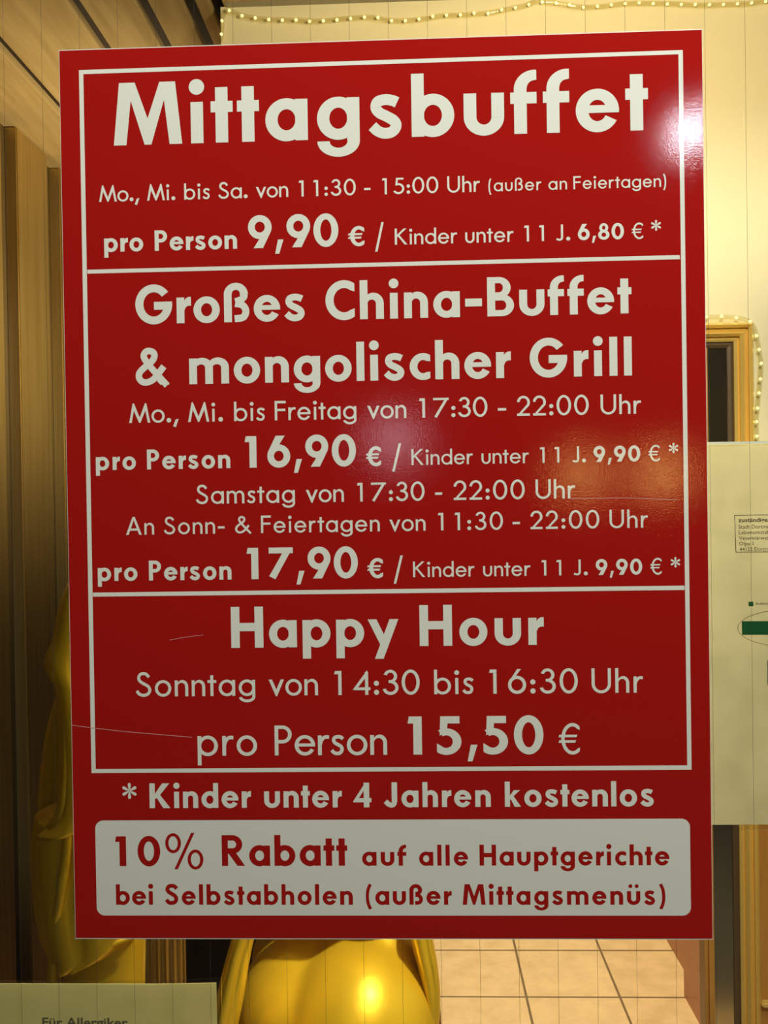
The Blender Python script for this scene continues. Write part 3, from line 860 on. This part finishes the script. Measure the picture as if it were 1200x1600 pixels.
prices('white evening price line with 16,90 in large bold figures', (150, 735, 1060, 719.6),
  [('pro', b_, 150, 212.5, 31), ('Person', b_, 230, 360, 31), ('16,90', b_, 383, 556.5, 49.3), ('€', b_, 572, 597, 30), ('/', m_, 612.5, 627.5, 44),
   ('Kinder', m_, 643, 739, 24.7), ('unter', m_, 752.5, 826.5, 24.7), ('11', m_, 843.5, 874, 24.7), ('J.', m_, 894.5, 915.5, 24.7), ('9,90', b_, 927.5, 1000.5, 24.7),
   ('€', m_, 1013, 1032, 25), ('*', m_, 1045, 1060, 719.8 - 700)])
L('thin white line of Saturday hours', (306, 787.5, 899, 778.6),
  [('Samstag', m_, 306, 461, 29.6), ('von', m_, 478, 537.5, 29.6), ('17:30', m_, 558, 663.5, 29.6), ('-', m_, 680, 691, 29.6), ('22:00', m_, 709, 820, 30.3), ('Uhr', m_, 837, 899, 30.3)], M_WHITE, po)
L('thin white line of Sunday and holiday hours', (197, 835.8, 1012.5, 824.3),
  [('An', m_, 197, 241, 27.2), ('Sonn-', m_, 256, 351, 27.2), ('&', m_, 367, 393, 27), ('Feiertagen', m_, 408, 593.5, 27.2), ('von', m_, 608.5, 665, 27.2),
   ('11:30', m_, 684.5, 786, 28), ('-', m_, 801, 812.5, 28), ('22:00', m_, 829, 936.5, 28.5), ('Uhr', m_, 952.5, 1012.5, 28.5)], M_WHITE, po)
prices('white Sunday price line with 17,90 in large bold figures', (153, 908, 1063, 896.8),
  [('pro', b_, 153, 215, 31), ('Person', b_, 233, 362, 31), ('17,90', b_, 386, 559.5, 49), ('€', b_, 574, 600, 30.5), ('/', m_, 615, 630, 44),
   ('Kinder', m_, 645.5, 741.5, 24.5), ('unter', m_, 755, 829, 24.5), ('11', m_, 846, 877, 24.5), ('J.', m_, 896.5, 918.5, 24.5), ('9,90', b_, 931, 1003.5, 24.5),
   ('€', m_, 1016, 1035, 25.3), ('*', m_, 1048, 1063, 897 - 878.7)])
L('bold white heading reading Happy Hour', (361.5, 1012.3, 850, 1007.5), [('Happy', b_, 361.5, 623, 64), ('Hour', b_, 656, 850, 64)], M_WHITE, po)
L('thin white line of happy hour times', (212, 1088.3, 1005, 1082.3),
  [('Sonntag', m_, 212, 399, 37.6), ('von', m_, 420, 497, 37.8), ('14:30', m_, 522.5, 656, 38.3), ('bis', m_, 678.5, 740, 38.3), ('16:30', m_, 764.5, 903, 38.5), ('Uhr', m_, 924.5, 1005, 38.5)], M_WHITE, po)
L('white happy hour price line with 15,50 in large bold figures', (309, 1181, 908, 1177.5),
  [('pro', m_, 309, 402, 46.7), ('Person', m_, 429.5, 605, 46.7), ('15,50', b_, 637.5, 849.5, 59.6), ('€', m_, 873, 908, 47.5)], M_WHITE, po)
L('bold white line reading Kinder unter 4 Jahren kostenlos', (191.5, 1263, 1022, 1259.5),
  [('*', m_, 191.5, 214, 1263 - 1236), ('Kinder', b_, 234, 392.5, 38.7), ('unter', b_, 413, 534.5, 38.7), ('4', b_, 552, 580.5, 38.5), ('Jahren', b_, 600.5, 767, 39), ('kostenlos', b_, 789, 1022, 39.3)], M_WHITE, po)

# white rounded box with its red lettering
bm = bmesh.new()
c4 = [at(x, y, 0) for x, y in ((148.5, 1282.5), (1078, 1278.6), (1079.6, 1430.4), (151.5, 1430.7))]
x0b, x1b = (c4[0].x + c4[3].x) / 2, (c4[1].x + c4[2].x) / 2
z1b, z0b = (c4[0].z + c4[1].z) / 2, (c4[2].z + c4[3].z) / 2
rr = 0.0065; vs = []
for cx_, cz_, a0 in ((x1b - rr, z1b - rr, 0), (x0b + rr, z1b - rr, 90), (x0b + rr, z0b + rr, 180), (x1b - rr, z0b + rr, 270)):
    for k in range(9):
        a = math.radians(a0 + 90 * k / 8); vs.append(bm.verts.new((cx_ + rr * math.cos(a), -0.00005, cz_ + rr * math.sin(a))))
bm.faces.new(vs)
tb = link('text_box', bm, M_BOXWHITE, po); tb['label'] = 'white rounded box at the foot of the poster'
L('red line offering 10% Rabatt', (180.5, 1353.3, 1046, 1351.6),
  [('10%', b_, 180.5, 318, 46.5), ('Rabatt', b_, 347, 543, 48), ('auf', b_, 566, 635, 32.5), ('alle', b_, 655, 731.5, 32.5), ('Hauptgerichte', b_, 749.5, 1046, 32.5)], M_RED, tb)
L('red line reading bei Selbstabholen', (181.5, 1414, 1040.5, 1413),
  [('bei', b_, 181.5, 240, 32), ('Selbstabholen', b_, 258, 551.5, 32), ('(außer', b_, 571, 706, 32), ('Mittagsmenüs)', b_, 723, 1040.5, 32)], M_RED, tb)

# hairline scratches in the poster film
for pts, wd in (([(112, 1133), (150, 1138), (200, 1143.5), (300, 1152)], .0005), ([(265, 1000), (290, 995.5), (318, 992)], .0004), ([(890, 779), (980, 778), (1060, 781)], .0004)):
    P = [at(x, y, 0) for x, y in pts]; bm = bmesh.new()
    for a, b in zip(P[:-1], P[1:]):
        bm.faces.new([bm.verts.new((q.x, -0.00014, q.z + d)) for q, d in ((a, -wd / 2), (b, -wd / 2), (b, wd / 2), (a, wd / 2))])
    link('scratch', bm, M_SCRATCH, po)

# ------------------------------------------------------------------ paper notices taped to the inside of the glass
def font_line(text, x_px, base_px, cap_px, plane, mat, parent, name='printed_text', x1_px=None, thick=0.0):
    """one printed line in the built-in sans, its left end and baseline given on the sheet"""
    cu = bpy.data.curves.new(name, 'FONT'); cu.body = text; cu.size = 1.0; cu.offset = thick; cu.resolution_u = 3
    ob = bpy.data.objects.new(name, cu); COL.objects.link(ob)
    dg = bpy.context.evaluated_depsgraph_get()
    me = bpy.data.meshes.new_from_object(ob.evaluated_get(dg))
    bpy.data.objects.remove(ob)
    a = at(x_px, base_px, plane); cap = at(x_px, base_px - cap_px, plane).z - a.z
    xs = [v.co.x for v in me.vertices]; ref = 0.72
    sz = cap / ref; sx = sz
    if x1_px is not None: sx = (at(x1_px, base_px, plane).x - a.x) / (max(xs) - min(xs))
    xm = min(xs)
    bm = bmesh.new(); bm.from_mesh(me); bpy.data.meshes.remove(me)
    for v in bm.verts: v.co = Vector((a.x + (v.co.x - xm) * sx, plane, a.z + v.co.y * sz))
    return link(name, bm, mat, parent)

YS = 0.0100                                    # front of the paper, behind the pane
tl = at(1101, 691, YS); br = at(1107, 1297, YS)
nx0 = (tl.x + br.x) / 2; nx1 = nx0 + 0.216; nz1 = tl.z; nz0 = br.z
no = empty('inspection_notice', (nx0 + 0.108, YS, nz0)); tag(no, 'pale laminated inspection notice with green bar right of the poster', 'notice')
box('paper', nx0 + 0.0012, nx1 - 0.003, YS, YS + 0.0003, nz0 + 0.0042, nz1 - 0.002, M_PAPER, no)
box('laminate_pouch', nx0, nx1, YS - 0.0006, YS + 0.0008, nz0, nz1, M_LAM, no)
bm = bmesh.new(); bx(bm, nx0, nx1, YS - 0.0009, YS - 0.0007, nz1 - 0.0022, nz1); link('tape_strip', bm, M_WHITE, no)
YI = YS - 0.00012
def ink_quad(bm, pts):
    bm.faces.new([bm.verts.new(at(x, y, YI)) for x, y in pts][::-1])
# address box
bm = bmesh.new()
A = [(1147.2, 804.8), (1290, 802.5), (1291.5, 861), (1149.5, 863.4)]; Bq = [(1148.2, 805.8), (1289, 803.5), (1290.5, 860), (1150.5, 862.4)]
for k in range(4): ink_quad(bm, [A[k], A[(k + 1) % 4], Bq[(k + 1) % 4], Bq[k]])
link('address_frame', bm, M_INK, no)
font_line('zuständige Behörde:', 1153.5, 815.8, 6.6, YI, M_INK, no, x1_px=1243, thick=0.018)
for txt, x, y, x1_ in (('Stadt Dortmund', 1154, 826, 1211), ('Lebensmittelüberwachung', 1154.5, 834.8, 1249), ('Veterinärwesen', 1154.8, 843.6, 1210),
                       ('Olpe 1', 1155, 852.4, 1177.3), ('44122 Dortmund', 1155.5, 861, 1213.5)):
    font_line(txt, x, y, 6.0, YI, M_INK, no, x1_px=x1_)
bm = bmesh.new(); ink_quad(bm, [(1169.7, 940.2), (1177.2, 940.2), (1177.2, 947.4), (1169.7, 947.4)]); link('legend_square', bm, M_GREEN, no)
font_line('Anforderungen erfüllt', 1180, 945.2, 4.2, YI, M_INK, no, x1_px=1245, thick=0.006)
bm = bmesh.new(); ink_quad(bm, [(1159, 970.6), (1262, 970.2), (1262.5, 991.6), (1159.4, 992.0)]); link('result_bar', bm, M_GREEN, no)
bm = bmesh.new(); E_ = []
for k in range(72):
    a = 2 * PI * k / 72; E_.append((math.cos(a), math.sin(a)))
for k in range(72):
    (c0, s0), (c1, s1) = E_[k], E_[(k + 1) % 72]
    ink_quad(bm, [(1238 + 85.6 * c0, 981.5 - 30 * s0), (1238 + 84.9 * c0, 981.5 - 29.3 * s0), (1238 + 84.9 * c1, 981.5 - 29.3 * s1), (1238 + 85.6 * c1, 981.5 - 30 * s1)])
link('ellipse_outline', bm, M_INK, no)
bm = bmesh.new(); ink_quad(bm, [(1198.5, 1032), (1290, 1031.6), (1291, 1069.6), (1199, 1070)]); link('grey_field', bm, M_GREYBAR, no)

# allergy notice at the bottom left
tr = at(346, 1523, YS); lx1 = tr.x; lz1 = at(100, 1533, YS).z
an = empty('allergy_notice', (lx1 - 0.108, YS, lz1 - 0.303)); tag(an, 'greenish laminated sheet for allergy sufferers below the left corner of the poster', 'notice')
p1 = at(338, 1534, YS)
def sheet(name, y0, y1, xs0, xs1, zs0, zs1, lift, mat):
    bm = bmesh.new(); n = 12; rings = []
    for i in range(n + 1):
        t = i / n; x = xs0 + (xs1 - xs0) * t; dz = lift * max(0, (t - 0.72) / 0.28) ** 1.5
        rings.append([(x, y0, zs0), (x, y1, zs0), (x, y1, zs1 + dz), (x, y0, zs1 + dz)])
    loft(bm, rings); return link(name, bm, mat, an)
sheet('paper', YS, YS + 0.0003, lx1 - 0.212, p1.x, lz1 - 0.300, at(100, 1537, YS).z, 0.0010, M_PAPER2)
sheet('laminate_pouch', YS - 0.0006, YS + 0.0008, lx1 - 0.216, lx1, lz1 - 0.303, lz1, 0.0035, M_LAM)
font_line('Für Allergiker', 66, 1604, 14.5, YI, M_GREYINK, an, x1_px=200, thick=0.022)
